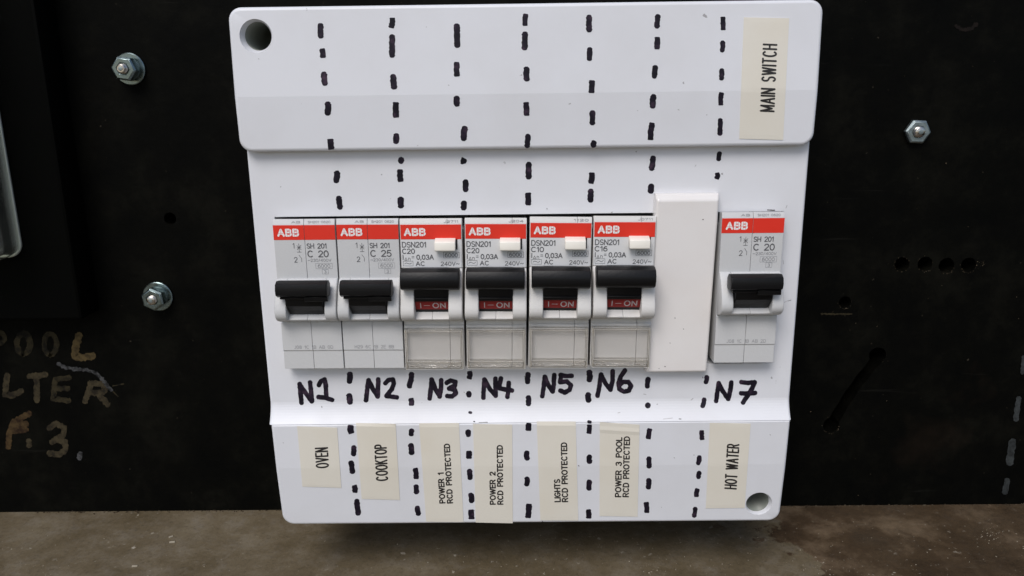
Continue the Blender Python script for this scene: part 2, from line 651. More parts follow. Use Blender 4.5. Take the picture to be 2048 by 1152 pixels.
def add_stroke2(bm, pts, hw, y):
    LAYER[0] = (LAYER[0]+1) % 12
    y = y-LAYER[0]*0.0012
    V, F = ribbon2d(pts, hw, steps=5)
    vs = [bm.verts.new((v.x, y, v.y)) for v in V]
    for f in F:
        try:
            bm.faces.new([vs[i] for i in f])
        except ValueError:
            pass


# ------------------------------------------------------------------ the black board and the ledge
YB = 52.0
ZF = at(300, 1018, YB).z*0.5+at(1800, 1014, YB).z*0.5
board_root = thing("backing_board", "flat black meter board behind everything, drilled and scratched", "board", (0, YB, ZF))


def rel(bm, root):
    """shift a bmesh from place coordinates (mm) into its thing's own frame"""
    off = Vector(root.location)/S
    for v in bm.verts:
        v.co -= off
    return bm


bmb = box(-330, 330, YB, YB+14, ZF-2.5, ZF+300)
panel = finish("board_panel", rel(bmb, board_root), M_BOARD, board_root, smooth=False)


def px_r(px, py, rpx, Y):
    a = at(px-rpx, py, Y)
    b = at(px+rpx, py, Y)
    return (b-a).length/2


cutters = []
off = Vector((0, YB, ZF))


def hole(px, py, rpx, depth, jag=0.05):
    c = at(px, py, YB)-off
    bm = cyl(c.x, c.z, px_r(px, py, rpx, YB), -2, depth, seg=22)
    for v in bm.verts:
        v.co.x += random.uniform(-jag, jag)
        v.co.z += random.uniform(-jag, jag)
    cutters.append(bm)


for hx, hy, hr in ((1804, 529, 15), (1850, 528, 15), (1893, 531, 15.5), (1937, 530, 15)):
    hole(hx, hy, hr, 11, 0.12)
hole(1690, 604, 12, 11, 0.1)
hole(340, 437, 12, 9, 0.08)
hole(1755, 711, 17, 11, 0.1)
hole(1662, 850, 16, 11, 0.1)
# routed slot between the two holes
a, b = at(1757, 715, YB)-off, at(1664, 848, YB)-off
d = Vector((b.x-a.x, 0, b.z-a.z)).normalized()
n = Vector((-d.z, 0, d.x))
slot = bmesh.new()
N_ = 14
top, bot = [], []
for i in range(N_+1):
    t_ = i/N_
    p = Vector((a.x, 0, a.z)).lerp(Vector((b.x, 0, b.z)), t_)+n*(-0.9*math.sin(math.pi*t_))
    w = 2.0+0.15*math.sin(i*1.7)
    top.append((p+n*w, p-n*w))
ring = [q[0] for q in top]+[q[1] for q in top[::-1]]
fa = [slot.verts.new((q.x, -2, q.z)) for q in ring]
fb = [slot.verts.new((q.x, 11.0, q.z)) for q in ring]
slot.faces.new(fa)
slot.faces.new(fb[::-1])
for i in range(len(ring)):
    j = (i+1) % len(ring)
    slot.faces.new((fa[i], fb[i], fb[j], fa[j]))
bmesh.ops.recalc_face_normals(slot, faces=slot.faces)
cutters.append(slot)
cut(panel, cutters)
panel.modifiers.clear()
for p in panel.data.polygons:
    p.use_smooth = False

bmf = box(-330, 330, -420, YB+12, ZF-3, ZF)
fl = finish("ledge_floor", bmf, M_FLOOR, smooth=False)
fl.location = (0, 0, -0.0000)
fl["kind"] = "structure"


def px_marks(name, polylines, hw, mat, Y, parent, wob=0.12, steps=4, seed=1, label=None, lift=0.12):
    """flat paint marks on the plane y=Y, given in photograph pixels"""
    rng = random.Random(seed)
    bm = bmesh.new()
    for pl in polylines:
        V, F = ribbon2d(pl, hw, steps=steps, wob=wob, rng=rng)
        vs_ = [bm.verts.new(at(v.x, v.y, Y-lift)) for v in V]
        for f in F:
            try:
                bm.faces.new([vs_[i] for i in f])
            except ValueError:
                pass
        lift += 0.012
    if parent:
        rel(bm, parent)
    o = finish(name, bm, mat, parent, smooth=False)
    if label:
        o["label"] = label
    return o


def Z2(pts):     # coordinates read off the enlarged lower left crop
    return [(x/2.88, 600+y/2.88) for x, y in pts]


mk = lambda pls, hw, mat, seed, lab: px_marks("painted_letter", [Z2(p) for p in pls], hw, mat, YB, board_root, wob=.22, steps=3, seed=seed, label=lab)
mk([[(-28, 190), (-5, 185), (22, 200), (28, 228), (5, 250), (-25, 255)], [(-30, 180), (-30, 320)]], 5, M_PFADE, 1, "faded painted letter P cut by the picture edge")
mk([arc(135, 252, 38, 58, 90, 450, 18)], 6, M_PFADE, 2, "faded first letter O of POOL")
mk([arc(290, 255, 36, 62, 90, 450, 18)], 5, M_PFADE, 3, "faintest second letter O of POOL")
mk([[(455, 205), (438, 260), (432, 322), (470, 332), (532, 322)]], 7.5, M_PTAN, 4, "bright tan letter L of POOL")
mk([[(-60, 445), (-60, 575)]], 6, M_PFADE, 5, "painted letter I of FILTER")
mk([[(40, 435), (34, 500), (30, 545), (70, 550), (122, 525)]], 6, M_PMID, 6, "tan letter L of FILTER")
mk([[(170, 440), (262, 430)], [(212, 445), (212, 578)]], 6, M_PMID, 7, "worn letter T of FILTER")
mk([[(398, 448), (318, 455), (306, 570), (395, 580)], [(315, 512), (390, 508)]], 5.5, M_PFADE, 8, "worn letter E of FILTER")
mk([[(525, 485), (490, 582)], [(520, 480), (585, 482), (608, 510), (590, 535), (535, 535)], [(560, 535), (620, 602)]], 6, M_PMID, 9, "worn letter R of FILTER")
mk([[(168, 655), (75, 705), (55, 765), (48, 845)], [(65, 755), (150, 748)], [(85, 725), (150, 715)]], 6, M_PRUST, 10, "rusty orange letter F")
mk([[(165, 812), (168, 838)]], 5.5, M_PMID, 11, "painted dot after the letter F")
mk([[(285, 738), (325, 712), (368, 735), (368, 775), (300, 818)], [(320, 805), (375, 820), (378, 865), (340, 890), (285, 882)]], 6, M_PMID, 12, "painted numeral 3")
mk([[(462, 888), (458, 908)]], 5.5, M_SCR, 13, "pale painted dot after the numeral 3")
px_marks("paint_smear", [Z2([(335, 368), (378, 390), (430, 396), (490, 402), (540, 412), (575, 440), (600, 470), (640, 518)])], 3.6, M_SCR, YB, board_root, wob=.5, steps=3, seed=14, label="pale curved scratch above the letter R", lift=.25)
px_marks("paint_smear", [Z2([(650, 495), (712, 483)]), Z2([(640, 518), (680, 555)])], 1.2, M_PFADE, YB, board_root, wob=.4, seed=15)
# grey brush dashes at the right edge
R2 = lambda pts: [(1600+x/2.304, 480+y/2.304) for x, y in pts]
for i, (pl, hw) in enumerate(((((1030, 540), (1024, 612)), 3.5), (((1008, 732), (995, 825)), 5.5), (((980, 930), (966, 1025)), 7), (((955, 1110), (945, 1160)), 6))):
    px_marks("grey_dash", [R2(pl)], hw, M_GREYP, YB, board_root, wob=.2, seed=20+i)
# dirt lines and crumbs round the drilled holes
px_marks("dirt_line", [R2([(98, 340), (160, 342), (238, 341)])], 1.6, M_PFADE, YB, board_root, wob=.6, steps=2, seed=30)
px_marks("dirt_line", [(1912, 62), (1925, 70), (1942, 66), (1953, 50)] and [[(1912, 52), (1925, 60), (1942, 58), (1953, 48)]], 3.5, paint_mat("rust_smear", (0.018, 0.011, 0.008), (0.010, 0.008, 0.006), (0.008, 0.006, 0.005), .45, .7), YB, board_root, wob=.5, steps=2, seed=31)


def crumbs(name, pts, mat, parent=None, Y=None, size=(0.12, 0.35), flatten=1.0):
    bm = bmesh.new()
    for p in pts:
        s = random.uniform(*size)
        mtx = Matrix.Translation(p) @ Matrix.Rotation(random.uniform(0, 6), 4, Vector((random.random(), random.random(), random.random()+.1)).normalized()) @ Matrix.Diagonal((s*random.uniform(.6, 1.6), s*random.uniform(.5, 1), s*random.uniform(.4, .9)*flatten, 1))
        bmesh.ops.create_icosphere(bm, subdivisions=1, radius=1.0, matrix=mtx)
    if parent:
        rel(bm, parent)
    o = finish(name, bm, mat, parent, smooth=False)
    o["kind"] = "stuff"
    return o


M_CRUMB = paint_mat("sawdust_crumb", (0.13, 0.09, 0.05), (0.2, 0.17, 0.12), (0.05, 0.035, 0.02))
M_CHIP = paint_mat("pale_chip", (0.30, 0.26, 0.20), (0.42, 0.38, 0.30), (0.2, 0.17, 0.12), .2, .4)
pts = []
for hx, hy, hr in ((1804, 529, 15), (1850, 528, 15), (1893, 531, 15.5), (1937, 530, 15), (1662, 850, 16), (1690, 604, 13), (1755, 711, 17)):
    for k in range(16 if hy != 711 else 4):
        an = rad(random.gauss(-90, 50) if random.random() < .8 else random.uniform(0, 360))
        rr = hr+random.uniform(-0.5, 2.0)
        pts.append(at(hx+rr*math.cos(an), hy-rr*math.sin(an), YB-0.05))
for k in range(14):
    pts.append(at(random.gauss(1957, 6), random.gauss(524, 6), YB-0.05))
for k in range(40):
    pts.append(at(random.uniform(1600, 2040), random.uniform(20, 1000), YB-0.03))
crumbs("drilling_crumbs", pts, M_CRUMB, board_root, size=(0.05, 0.16))
# dust and crumbs along the foot of the board and on the ledge
pts = []
for k in range(420):
    x = random.uniform(-190, 190)
    pts.append(Vector((x, YB-abs(random.gauss(0, .6))-.1, ZF+.1)))
crumbs("dust_crumbs", pts, paint_mat("brown_dust", (0.06, 0.045, 0.03), (0.1, 0.08, 0.05), (0.03, 0.02, 0.012)), size=(0.12, 0.42))


def floor_at(px, py):
    d_ = ray(px, py)
    return CAMP + d_*((ZF-CAMP.z)/d_.z)


pts = []
for k in range(230):
    if random.random() < .65:
        px_, py_ = random.uniform(1260, 2048), random.uniform(1035, 1152)
    else:
        px_, py_ = random.uniform(0, 1260), random.uniform(1060, 1152)
    pts.append(floor_at(px_, py_))
for cx_, cy_, n_, sg in ((1985, 1070, 60, 16), (1640, 1140, 40, 28), (95, 1145, 30, 20), (1310, 1142, 25, 25)):
    for k in range(n_):
        pts.append(floor_at(random.gauss(cx_, sg), min(1160, random.gauss(cy_, sg*.6))))
crumbs("pale_grit", pts, M_CHIP, size=(0.06, 0.26), flatten=.5)


def splinter(a, b, label):
    p, q = floor_at(*a), floor_at(*b)
    dd = (q-p).normalized()
    nn = Vector((-dd.y, dd.x, 0))*0.28
    bm = bmesh.new()
    vv = []
    for z in (0.02, 0.35):
        for s_, e_ in ((p-nn, .6), (p+nn*1.3, 1), (q+nn, .6), (q-nn*.8, 1)):
            vv.append(bm.verts.new(Vector((s_.x, s_.y, ZF+z))))
    bm.faces.new(vv[0:4])
    bm.faces.new(vv[4:8])
    for i in range(4):
        j = (i+1) % 4
        bm.faces.new((vv[i], vv[j], vv[4+j], vv[4+i]))
    o = finish("wood_splinter", bm, M_CHIP, smooth=False)
    o["label"] = label
    o["category"] = "splinter"
    o["group"] = "pale splinters lying on the ledge"
    return o


splinter((339, 1085.5), (350, 1084.5), "pale splinter on the ledge left of the cover, nearest the board and longer one")
splinter((338, 1076), (346, 1073), "tiny pale splinter just behind the longer one on the ledge")
splinter((264, 1133.5), (275, 1133), "pale splinter on the ledge nearest the picture's bottom left")

# ------------------------------------------------------------------ the white cover
ZT = at(1050, 8, 4).z            # top edge
ZC = at(1050, 187, 0).z          # crease of the upper panel
ZL = at(1050, 297, 2.5).z        # lower lip of the upper panel
YM = 4.5
ZR0 = at(1060, 800, YM).z        # start of the rise to the lower panel
ZR1 = at(1060, 845, 1.6).z       # the lower panel's lip
ZC2 = at(1060, 931, 2.6).z
ZBt = at(1060, 1045, 4.6).z
YBK = YB-0.5

upper_front = [(2.0, ZT), (0.8, ZC), (1.3, ZL)]
rise = []
for i in range(9):
    t_ = i/8
    s_ = t_*t_*(3-2*t_)
    rise.append((YM+(1.6-YM)*(t_**1.6), ZR0+(ZR1-ZR0)*t_))
mid_front = [(YM, ZL)]+rise
lower_front = [(1.5, ZR1), (2.2, ZC2), (4.3, ZBt)]
CONTOUR = upper_front+[(YM, ZL-0.01)]+rise+lower_front

cover = thing("distribution_board_cover", "large white plastic distribution board cover with marker dashes and seven breakers", "switchboard cover", (0, YBK, ZBt))


def slab(front, x0, x1, rcorner, bev, corner_ids=(0, -1)):
    """front: (y, z) from top to bottom; body reaches back to the board"""
    poly = list(front)+[(YBK, front[-1][1]), (YBK, front[0][1])]
    bm = prism(poly, x0, x1)
    bm.edges.ensure_lookup_table()
    zs = []
    if 0 in corner_ids:
        zs.append(front[0][1])
    if -1 in corner_ids:
        zs.append(front[-1][1])
    es = [e for e in bm.edges if abs(e.verts[0].co.x-e.verts[1].co.x) < 1e-6 and abs(e.verts[0].co.z-e.verts[1].co.z) < 1e-6
          and any(abs(e.verts[0].co.z-z) < 1e-4 for z in zs)]
    if rcorner:
        bmesh.ops.bevel(bm, geom=es, offset=rcorner, segments=7, affect='EDGES', profile=0.5)
    es = [e for e in bm.edges if len(e.link_faces) == 2 and math.degrees(e.calc_face_angle(0)) > 40
          and max(v.co.y for v in e.verts) < 12]
    bmesh.ops.bevel(bm, geom=es, offset=bev, segments=4, affect='EDGES', profile=0.5, clamp_overlap=True)
    return bm


XU0, XU1 = -78.0, 78.0
XM0, XM1 = -77.3, 78.2
XL0, XL1 = -76.7, 77.9
up = finish("upper_panel", rel(slab(upper_front, XU0, XU1, 3.4, 0.9), cover), M_COVER, cover)
lo = finish("lower_panel", rel(slab(lower_front, XL0, XL1, 3.6, 0.8, (-1,)), cover), M_COVER, cover)
h1 = at(514, 72, 2.6)
h2 = at(1517, 1007, 4.0)
co = Vector(cover.location)/S


def lhole(p, r, y0):
    return lathe(p.x-co.x, p.z-co.z, [(r+1.2, y0-3-co.y), (r+.35, y0-.1-co.y), (r, y0+.5-co.y), (r, YBK+3-co.y)], 48)


cut(up, [lhole(h1, px_r(514, 72, 28, 2.6), 2.6)])
cut(lo, [lhole(h2, px_r(1517, 1007, 23.5, 4), 4.0)])

M_HOLE_SHADE = plastic("hole_shade_grey", (0.20, 0.215, 0.185), 0.5, amount=0.6, dirt=(0.4, 0.38, 0.33), speck=False)  # shade inside the fixing holes, put into a dark colour


def shade_liner(p, r, y0):
    """dark liner added to shade the fixing hole, open to the front"""
    bm = bmesh.new()
    prof = [(r+.35, y0), (r-.12, y0+.05), (r-.2, YBK-6), (0.4, YBK-6), (0.4, YBK-5), (r+.35, YBK-5)]
    rings = [[bm.verts.new((p.x-co.x+q*math.cos(2*math.pi*i/48), y-co.y, p.z-co.z+q*math.sin(2*math.pi*i/48))) for i in range(48)] for q, y in prof]
    for k in range(len(prof)):
        for i in range(48):
            j = (i+1) % 48
            A_, B_ = rings[k], rings[(k+1) % len(prof)]
            bm.faces.new((A_[i], B_[i], B_[j], A_[j]))
    return finish("hole_shade_liner", bm, M_HOLE_SHADE, cover)


shade_liner(h1, px_r(514, 72, 28, 2.6), 4.2)
shade_liner(h2, px_r(1517, 1007, 23.5, 4), 5.6)

# middle panel: front sheet with the breaker opening, and its rim walls
ZO1 = at(990, 429, YM).z
ZO0 = -1.2
XO0, XO1 = at(549, 436, YM).x, at(1568, 424, YM).x
poly = [(YM, ZL+1.0)]+rise+[(YBK, ZR1), (YBK, ZL+1.0)]
bmm = prism(poly, XM0, XM1)
es = [e for e in bmm.edges if len(e.link_faces) == 2 and abs(e.verts[0].co.x-e.verts[1].co.x) < 1e-6
      and math.degrees(e.calc_face_angle(0)) > 60 and max(v.co.y for v in e.verts) < 8 and min(v.co.y for v in e.verts) > 0]
bmesh.ops.bevel(bmm, geom=es, offset=0.7, segments=3, affect='EDGES', profile=0.5)
mid = finish("middle_panel", rel(bmm, cover), M_COVER, cover)
cut(mid, [box(XO0-co.x, XO1-co.x, -80, YBK-1-co.y, ZO0-co.z, ZO1-co.z)])


def surf(px, py, lift):
    """the point of the cover's face that shows at this pixel"""
    d_ = ray(px, py)
    best = None
    for (y0, z0), (y1, z1) in zip(CONTOUR, CONTOUR[1:]):
        # solve (CAMP + t d) . n = c  with n normal to the segment in yz
        ny, nz = (z0-z1), (y1-y0)
        if ny > 0 or (abs(ny) < 1e-9):
            ny, nz = -ny, -nz
        L = math.hypot(ny, nz)
        if L < 1e-9:
            continue
        ny, nz = ny/L, nz/L
        den = d_.y*ny+d_.z*nz
        if abs(den) < 1e-9:
            continue
        t = ((y0-CAMP.y)*ny+(z0-CAMP.z)*nz)/den
        p = CAMP+d_*t
        if min(z0, z1)-0.02 <= p.z <= max(z0, z1)+0.02 and min(y0, y1)-0.02 <= p.y <= max(y0, y1)+0.02 and t > 0:
            if best is None or t < best[0]:
                best = (t, p+Vector((0, ny, nz))*lift)
    if best is None:
        return at(px, py, 4.5)
    return best[1]


def cover_strokes(name, polylines, hw, mat, parent=cover, lift=0.05, wob=0.08, seed=1, steps=3, square=False, dl=0.01):
    rng = random.Random(seed)
    bm = bmesh.new()
    for pl in [q for pl in polylines for q in split_corners(pl, 50)]:
        V, F = ribbon2d(pl, hw, steps=steps, wob=wob, rng=rng, square=square)
        vs_ = [bm.verts.new(surf(v.x, v.y, lift)) for v in V]
        for f in F:
            try:
                bm.faces.new([vs_[i] for i in f])
            except ValueError:
                pass
        lift += dl
    root = cover
    rel(bm, root)
    return finish(name, bm, mat, parent, smooth=False)


C7 = lambda x, y: (440+x/2.679, y/2.679)
C8 = lambda x, y: (1020+x/2.679, y/2.679)
C4 = lambda x, y: (530+x/3.292, 720+y/3.292)
C5 = lambda x, y: (1000+x/3.291, 720+y/3.291)
C6 = lambda x, y: (1290+x/3.291, 720+y/3.291)
D7 = [(538, 125, 540, 205), (547, 258, 553, 312), (556, 385, 563, 458), (578, 545, 577, 618), (590, 742, 597, 803), (628, 915, 622, 980), (635, 1050, 645, 1122),
      (925, 93, 918, 152), (922, 185, 922, 308), (927, 398, 934, 478), (942, 545, 944, 632), (945, 715, 943, 770), (972, 842, 968, 876), (965, 905, 968, 976), (968, 1055, 970, 1115),
      (1268, 127, 1272, 255), (1268, 330, 1269, 412), (1268, 514, 1270, 570), (1313, 676, 1304, 754), (1307, 845, 1302, 880), (1316, 962, 1316, 1028), (1307, 1076, 1305, 1126)]
D8 = [(85, 72, 80, 140), (80, 170, 78, 268), (88, 358, 90, 435), (86, 545, 90, 622), (96, 718, 92, 792), (101, 868, 100, 960), (97, 1030, 98, 1102),
      (424, 80, 424, 172), (427, 254, 425, 325), (439, 428, 436, 500), (442, 592, 441, 670), (449, 753, 446, 790), (440, 922, 434, 986), (434, 1012, 430, 1084),
      (793, 77, 787, 152), (790, 196, 788, 266), (779, 350, 772, 420), (769, 505, 763, 580), (762, 655, 751, 752), (768, 835, 757, 914), (757, 985, 753, 1036),
      (1141, 88, 1142, 163), (1140, 218, 1136, 280), (1135, 367, 1133, 430), (1133, 493, 1128, 566), (1127, 634, 1124, 726), (1125, 812, 1115, 862), (1112, 923, 1109, 962)]
D4 = [(560, 78, 555, 155), (552, 220, 562, 292), (562, 425, 568, 487), (585, 562, 583, 632), (565, 663, 578, 748), (590, 820, 594, 876), (603, 915, 615, 1022),
      (968, 80, 948, 185), (962, 248, 965, 303), (968, 452, 960, 500), (960, 548, 966, 624), (990, 708, 997, 785), (995, 820, 997, 882), (1002, 960, 1012, 1024),
      (1350, 70, 1345, 128), (1340, 205, 1344, 245), (1338, 458, 1339, 505), (1342, 595, 1344, 652), (1347, 717, 1350, 788), (1353, 875, 1362, 940), (1358, 982, 1360, 1050)]
D5 = [(185, 80, 180, 157), (187, 233, 188, 303), (190, 412, 186, 468), (175, 597, 180, 660), (178, 768, 176, 830), (192, 943, 185, 1042),
      (588, 65, 588, 145), (580, 213, 583, 280), (590, 422, 585, 487), (588, 623, 590, 682), (587, 788, 586, 858), (582, 980, 584, 1045)]
D6 = [(22, 112, 12, 186), (22, 285, 14, 312), (32, 448, 20, 522), (25, 635, 27, 712), (24, 778, 22, 850), (8, 932, 12, 1008),
      (408, 100, 398, 157), (392, 248, 376, 315), (372, 460, 376, 528), (360, 628, 348, 690), (358, 730, 350, 782), (345, 843, 337, 903), (332, 967, 322, 1036)]
sd = 100
for dl_, cf, hw in ((D7, C7, 6.1), (D8, C8, 5.9), (D4, C4, 5.7), (D5, C5, 5.6), (D6, C6, 5.3)):
    for x0, y0, x1, y1 in dl_:
        sd += 1
        rg = random.Random(sd)
        a, b = Vector(cf(x0, y0)), Vector(cf(x1, y1))
        h = hw*rg.uniform(.93, 1.05)
        if cf is C8 and x0 > 1100:
            h = 5.0
        if cf is C6 and x0 > 300:
            h = 4.7
        dv = (b-a)
        u = dv.normalized()
        L = dv.length
        inset = min(h*.85, L*.42)
        a2, b2 = a+u*inset, b-u*inset
        mid_ = (a2+b2)/2+Vector((rg.uniform(-1.0, 1.0), 0))
        cover_strokes("marker_dash", [[tuple(a2), tuple(mid_), tuple(b2)]], h, M_MARK, seed=sd, steps=3, square=(sd % 3 == 0), wob=.13)
for i, (p, r) in enumerate(((C4(1351, 345), 2.6), (C4(1377, 405), 1.2), (C5(588, 406), 3.0))):
    cover_strokes("marker_dot", [[(p[0]-r*.5, p[1]), (p[0]+r*.6, p[1]+r*.2)]], r, M_MARK, seed=i)

HW = {
 'handwritten N1': (C4, [[(228, 158), (234, 220), (241, 282)], [(228, 158), (262, 210), (308, 272)], [(297, 147), (303, 210), (310, 270)],
                        [(355, 165), (368, 138), (392, 127), (400, 165), (404, 245)], [(352, 243), (400, 248), (442, 262)]]),
 'handwritten N2': (C4, [[(682, 132), (672, 200), (665, 265)], [(682, 132), (710, 190), (742, 240)], [(746, 127), (744, 190), (742, 240)],
                        [(792, 152), (812, 132), (842, 128), (848, 155), (835, 192), (800, 236), (868, 245)]]),
 'handwritten N3': (C4, [[(1097, 128), (1092, 190), (1084, 253)], [(1097, 128), (1122, 190), (1150, 240)], [(1160, 132), (1158, 190), (1150, 240)],
                        [(1196, 150), (1222, 135), (1254, 143), (1250, 168), (1212, 187), (1250, 195), (1256, 218), (1232, 238), (1200, 236)]]),
 'handwritten N4': (C4, [[(1445, 128), (1440, 190), (1438, 248)], [(1445, 128), (1480, 190), (1518, 235)], [(1517, 122), (1518, 180), (1518, 235)],
                        [(1553, 120), (1545, 160), (1542, 185), (1590, 195), (1626, 200)], [(1605, 150), (1602, 200), (1596, 242)]]),
 'handwritten N5': (C5, [[(295, 110), (287, 180), (278, 238)], [(295, 110), (320, 170), (347, 207)], [(357, 98), (354, 160), (347, 207)],
                        [(398, 98), (435, 105), (472, 104)], [(402, 105), (396, 145), (440, 140), (466, 165), (458, 195), (425, 213), (397, 200)]]),
 'handwritten N6': (C5, [[(665, 95), (654, 170), (642, 235)], [(665, 95), (695, 155), (727, 195)], [(742, 73), (740, 140), (727, 195)],
                        [(822, 68), (795, 108), (780, 150), (785, 190), (815, 208), (848, 200), (862, 170), (845, 145), (812, 143), (786, 165)]]),
 'handwritten N7': (C6, [[(485, 152), (476, 210), (468, 270)], [(485, 152), (512, 205), (547, 256)], [(568, 147), (560, 205), (547, 256)],
                        [(634, 145), (680, 150), (722, 146), (705, 185), (680, 225), (645, 280)], [(632, 218), (680, 220), (724, 215)]]),
}
for i, (k, (cf, pls)) in enumerate(HW.items()):
    o = cover_strokes("marker_writing", [[cf(*p) for p in pl] for pl in pls], 4.7, M_MARK, seed=50+i, steps=3, wob=.09)
    o["label"] = k + " in thick black marker"

# small scuffs, chips and dirt that the photograph shows on the cover
M_SCUFF = plastic("dark_scuff_dirt", (0.06, 0.055, 0.05), 0.6, amount=0.0, speck=False)
M_FAINT = plastic("faint_scuff_dirt", (0.42, 0.41, 0.41), 0.6, amount=0.0, speck=False)
for i, (pts_, hw_, mt) in enumerate((
        ([(1498, 423.5), (1530, 424)], .5, M_SCUFF), ([(1535, 420), (1549, 420.5)], 1.0, M_SCUFF), ([(1562, 423), (1567, 425)], .6, M_SCUFF), ([(1574, 411), (1572, 416)], .7, M_FAINT),
        ([(1568, 605), (1576, 601)], .5, M_FAINT), ([(1576, 602), (1582, 600)], .4, M_SCUFF), ([(1558, 492), (1562, 498)], .6, M_FAINT), ([(1566, 520), (1567, 528)], .5, M_FAINT),
        ([(1327, 838), (1345, 836)], .5, M_FAINT), ([(1358, 838), (1362, 838)], .7, M_SCUFF), ([(1382, 800), (1386, 797)], .8, M_FAINT), ([(1405, 754), (1406, 756)], .7, M_SCUFF),
        ([(1540, 869), (1541, 870)], .8, M_FAINT), ([(1348, 915), (1349, 916)], .8, M_FAINT), ([(517, 117.5), (518, 118)], .9, M_FAINT), ([(1157, 931), (1158, 932)], .9, M_SCUFF),
        ([(1356, 219), (1358, 220)], .9, M_FAINT), ([(1390, 333), (1392, 330)], .6, M_FAINT), ([(835, 291), (836, 291)], .8, M_FAINT), ([(1138, 208), (1141, 207)], 1.0, M_FAINT),
        ([(897, 170), (898, 171)], .8, M_FAINT), ([(928, 784), (929, 785)], .8, M_FAINT), ([(1236, 826), (1240, 825)], .7, M_FAINT), ([(1084, 1043), (1086, 1043)], .7, M_SCUFF),
        ([(1316, 739), (1322, 743)], .5, M_FAINT), ([(1287, 788), (1292, 789)], .6, M_FAINT), ([(566, 885), (567, 886)], .7, M_FAINT), ([(958, 845), (975, 844.5)], .6, M_SCUFF))):
    cover_strokes("scuff_mark", [pts_], hw_, mt, seed=300+i, wob=.35, lift=.03)

# ------------------------------------------------------------------ label tapes
def tape(label, quad, texts, hw, fold=None):
    """quad: px corners tl, tr, br, bl ; a thin strip that follows the face"""
    tl, tr, br, bl = [Vector(q) for q in quad]
    bm = bmesh.new()
    NU, NV = 6, 26
    rows, rows2 = [], []
    for j in range(NV+1):
        v = j/NV
        ra, rb = [], []
        for i in range(NU+1):
            u = i/NU
            p = tl.lerp(tr, u).lerp(bl.lerp(br, u), v)
            lift = 0.16
            if j in (0, NV) or i in (0, NU):
                lift = 0.13
            if fold and j == 2:
                lift += 0.14
            ra.append(bm.verts.new(surf(p.x, p.y, lift)))
            rb.append(bm.verts.new(surf(p.x, p.y, 0.02)))
        rows.append(ra)
        rows2.append(rb)
    for j in range(NV):
        for i in range(NU):
            bm.faces.new((rows[j][i], rows[j][i+1], rows[j+1][i+1], rows[j+1][i]))
    for j in range(NV):
        for i in (0, NU):
            bm.faces.new((rows[j][i], rows[j+1][i], rows2[j+1][i], rows2[j][i]))
    for i in range(NU):
        for j in (0, NV):
            bm.faces.new((rows[j][i], rows[j][i+1], rows2[j][i+1], rows2[j][i]))
    rel(bm, cover)
    tp = finish("label_tape", bm, M_TAPE, cover, smooth=False)
    tp["label"] = label
    for s, a, b, cap in texts:
        lines, W = text_lines(s, 0.36 if cap > 15 else 0.26)
        A, B = Vector(a), Vector(b)
        ux = (B-A)/W
        n_ = Vector((ux.y, -ux.x)).normalized()*cap     # letters' up = left on the picture
        if n_.x > 0:
            n_ = -n_
        pls = []
        for pl in lines:
            pls.append([tuple(A+ux*p[0]+n_*p[1]) for p in pl])
        lt = cover_strokes("lettering", pls, hw*1.12, M_INKB, tp, lift=0.22, wob=0.0, steps=4, dl=0.0006)
    return tp


c4, c5, c6, c8 = C4, C5, C6, C8
tape("cream tape reading OVEN, the shortest one", [c4(212, 435), c4(475, 445), c4(503, 840), c4(247, 832)],
     [("OVEN", c4(418, 703), c4(411, 576), 23.5)], 1.4)
tape("cream tape reading COOKTOP", [c4(600, 415), c4(860, 420), c4(888, 920), c4(637, 913)],
     [("COOKTOP", c4(808, 788), c4(797, 556), 22)], 1.4)
tape("cream tape reading POWER 1 RCD PROTECTED", [c4(1015, 417), c4(1277, 415), c4(1307, 1066), c4(1062, 1064)],
     [("POWER 1", c4(1185, 937), c4(1174, 740), 10), ("RCD PROTECTED", c4(1235, 937), c4(1214, 551), 10)], 1.12)
tape("cream tape reading POWER 2 RCD PROTECTED", [c4(1370, 420), (1024.3, 849), (1025.5, 1046), (951.6, 1044.5)],
     [("POWER 2", c4(1517, 946), c4(1514, 736), 10), ("RCD PROTECTED", c4(1566, 946), c4(1562, 561), 10)], 1.12)
tape("cream tape reading LIGHTS RCD PROTECTED", [c5(242, 405), c5(498, 405), c5(515, 1056), c5(266, 1054)],
     [("LIGHTS", c5(396, 929), c5(393, 784), 10.5), ("RCD PROTECTED", c5(445, 929), c5(438, 543), 10.5)], 1.12)
tape("cream tape reading POWER 3 POOL RCD PROTECTED, creased at its top", [c5(657, 408), c5(918, 425), c5(905, 1030), c5(655, 1025)],
     [("POWER 3 POOL", c5(794, 897), c5(801, 509), 10.5), ("RCD PROTECTED", c5(844, 897), c5(852, 504), 10.5)], 1.12, fold=True)
tape("cream tape reading HOT WATER", [c6(427, 413), c6(695, 418), c6(655, 972), c6(400, 975)],
     [("HOT WATER", c6(598, 845), c6(616, 556), 22)], 1.4)
tape("cream tape reading MAIN SWITCH on the upper panel", [c8(1253, 93), c8(1495, 98), c8(1463, 750), c8(1228, 743)],
     [("MAIN SWITCH", c8(1412, 596), c8(1427, 241), 26)], 1.6)

# ------------------------------------------------------------------ breakers
CACHE = {}


def part(key, name, parent, build, mat, smooth=True, wn_mod=False):
    """one mesh per key, shared by every breaker that has the piece"""
    if key in CACHE:
        return link(name, CACHE[key], parent, None, wn_mod)
    o = finish(name, build(), mat, parent, smooth=smooth, wn_mod=wn_mod)
    CACHE[key] = o.data
    return o


W2 = 8.62


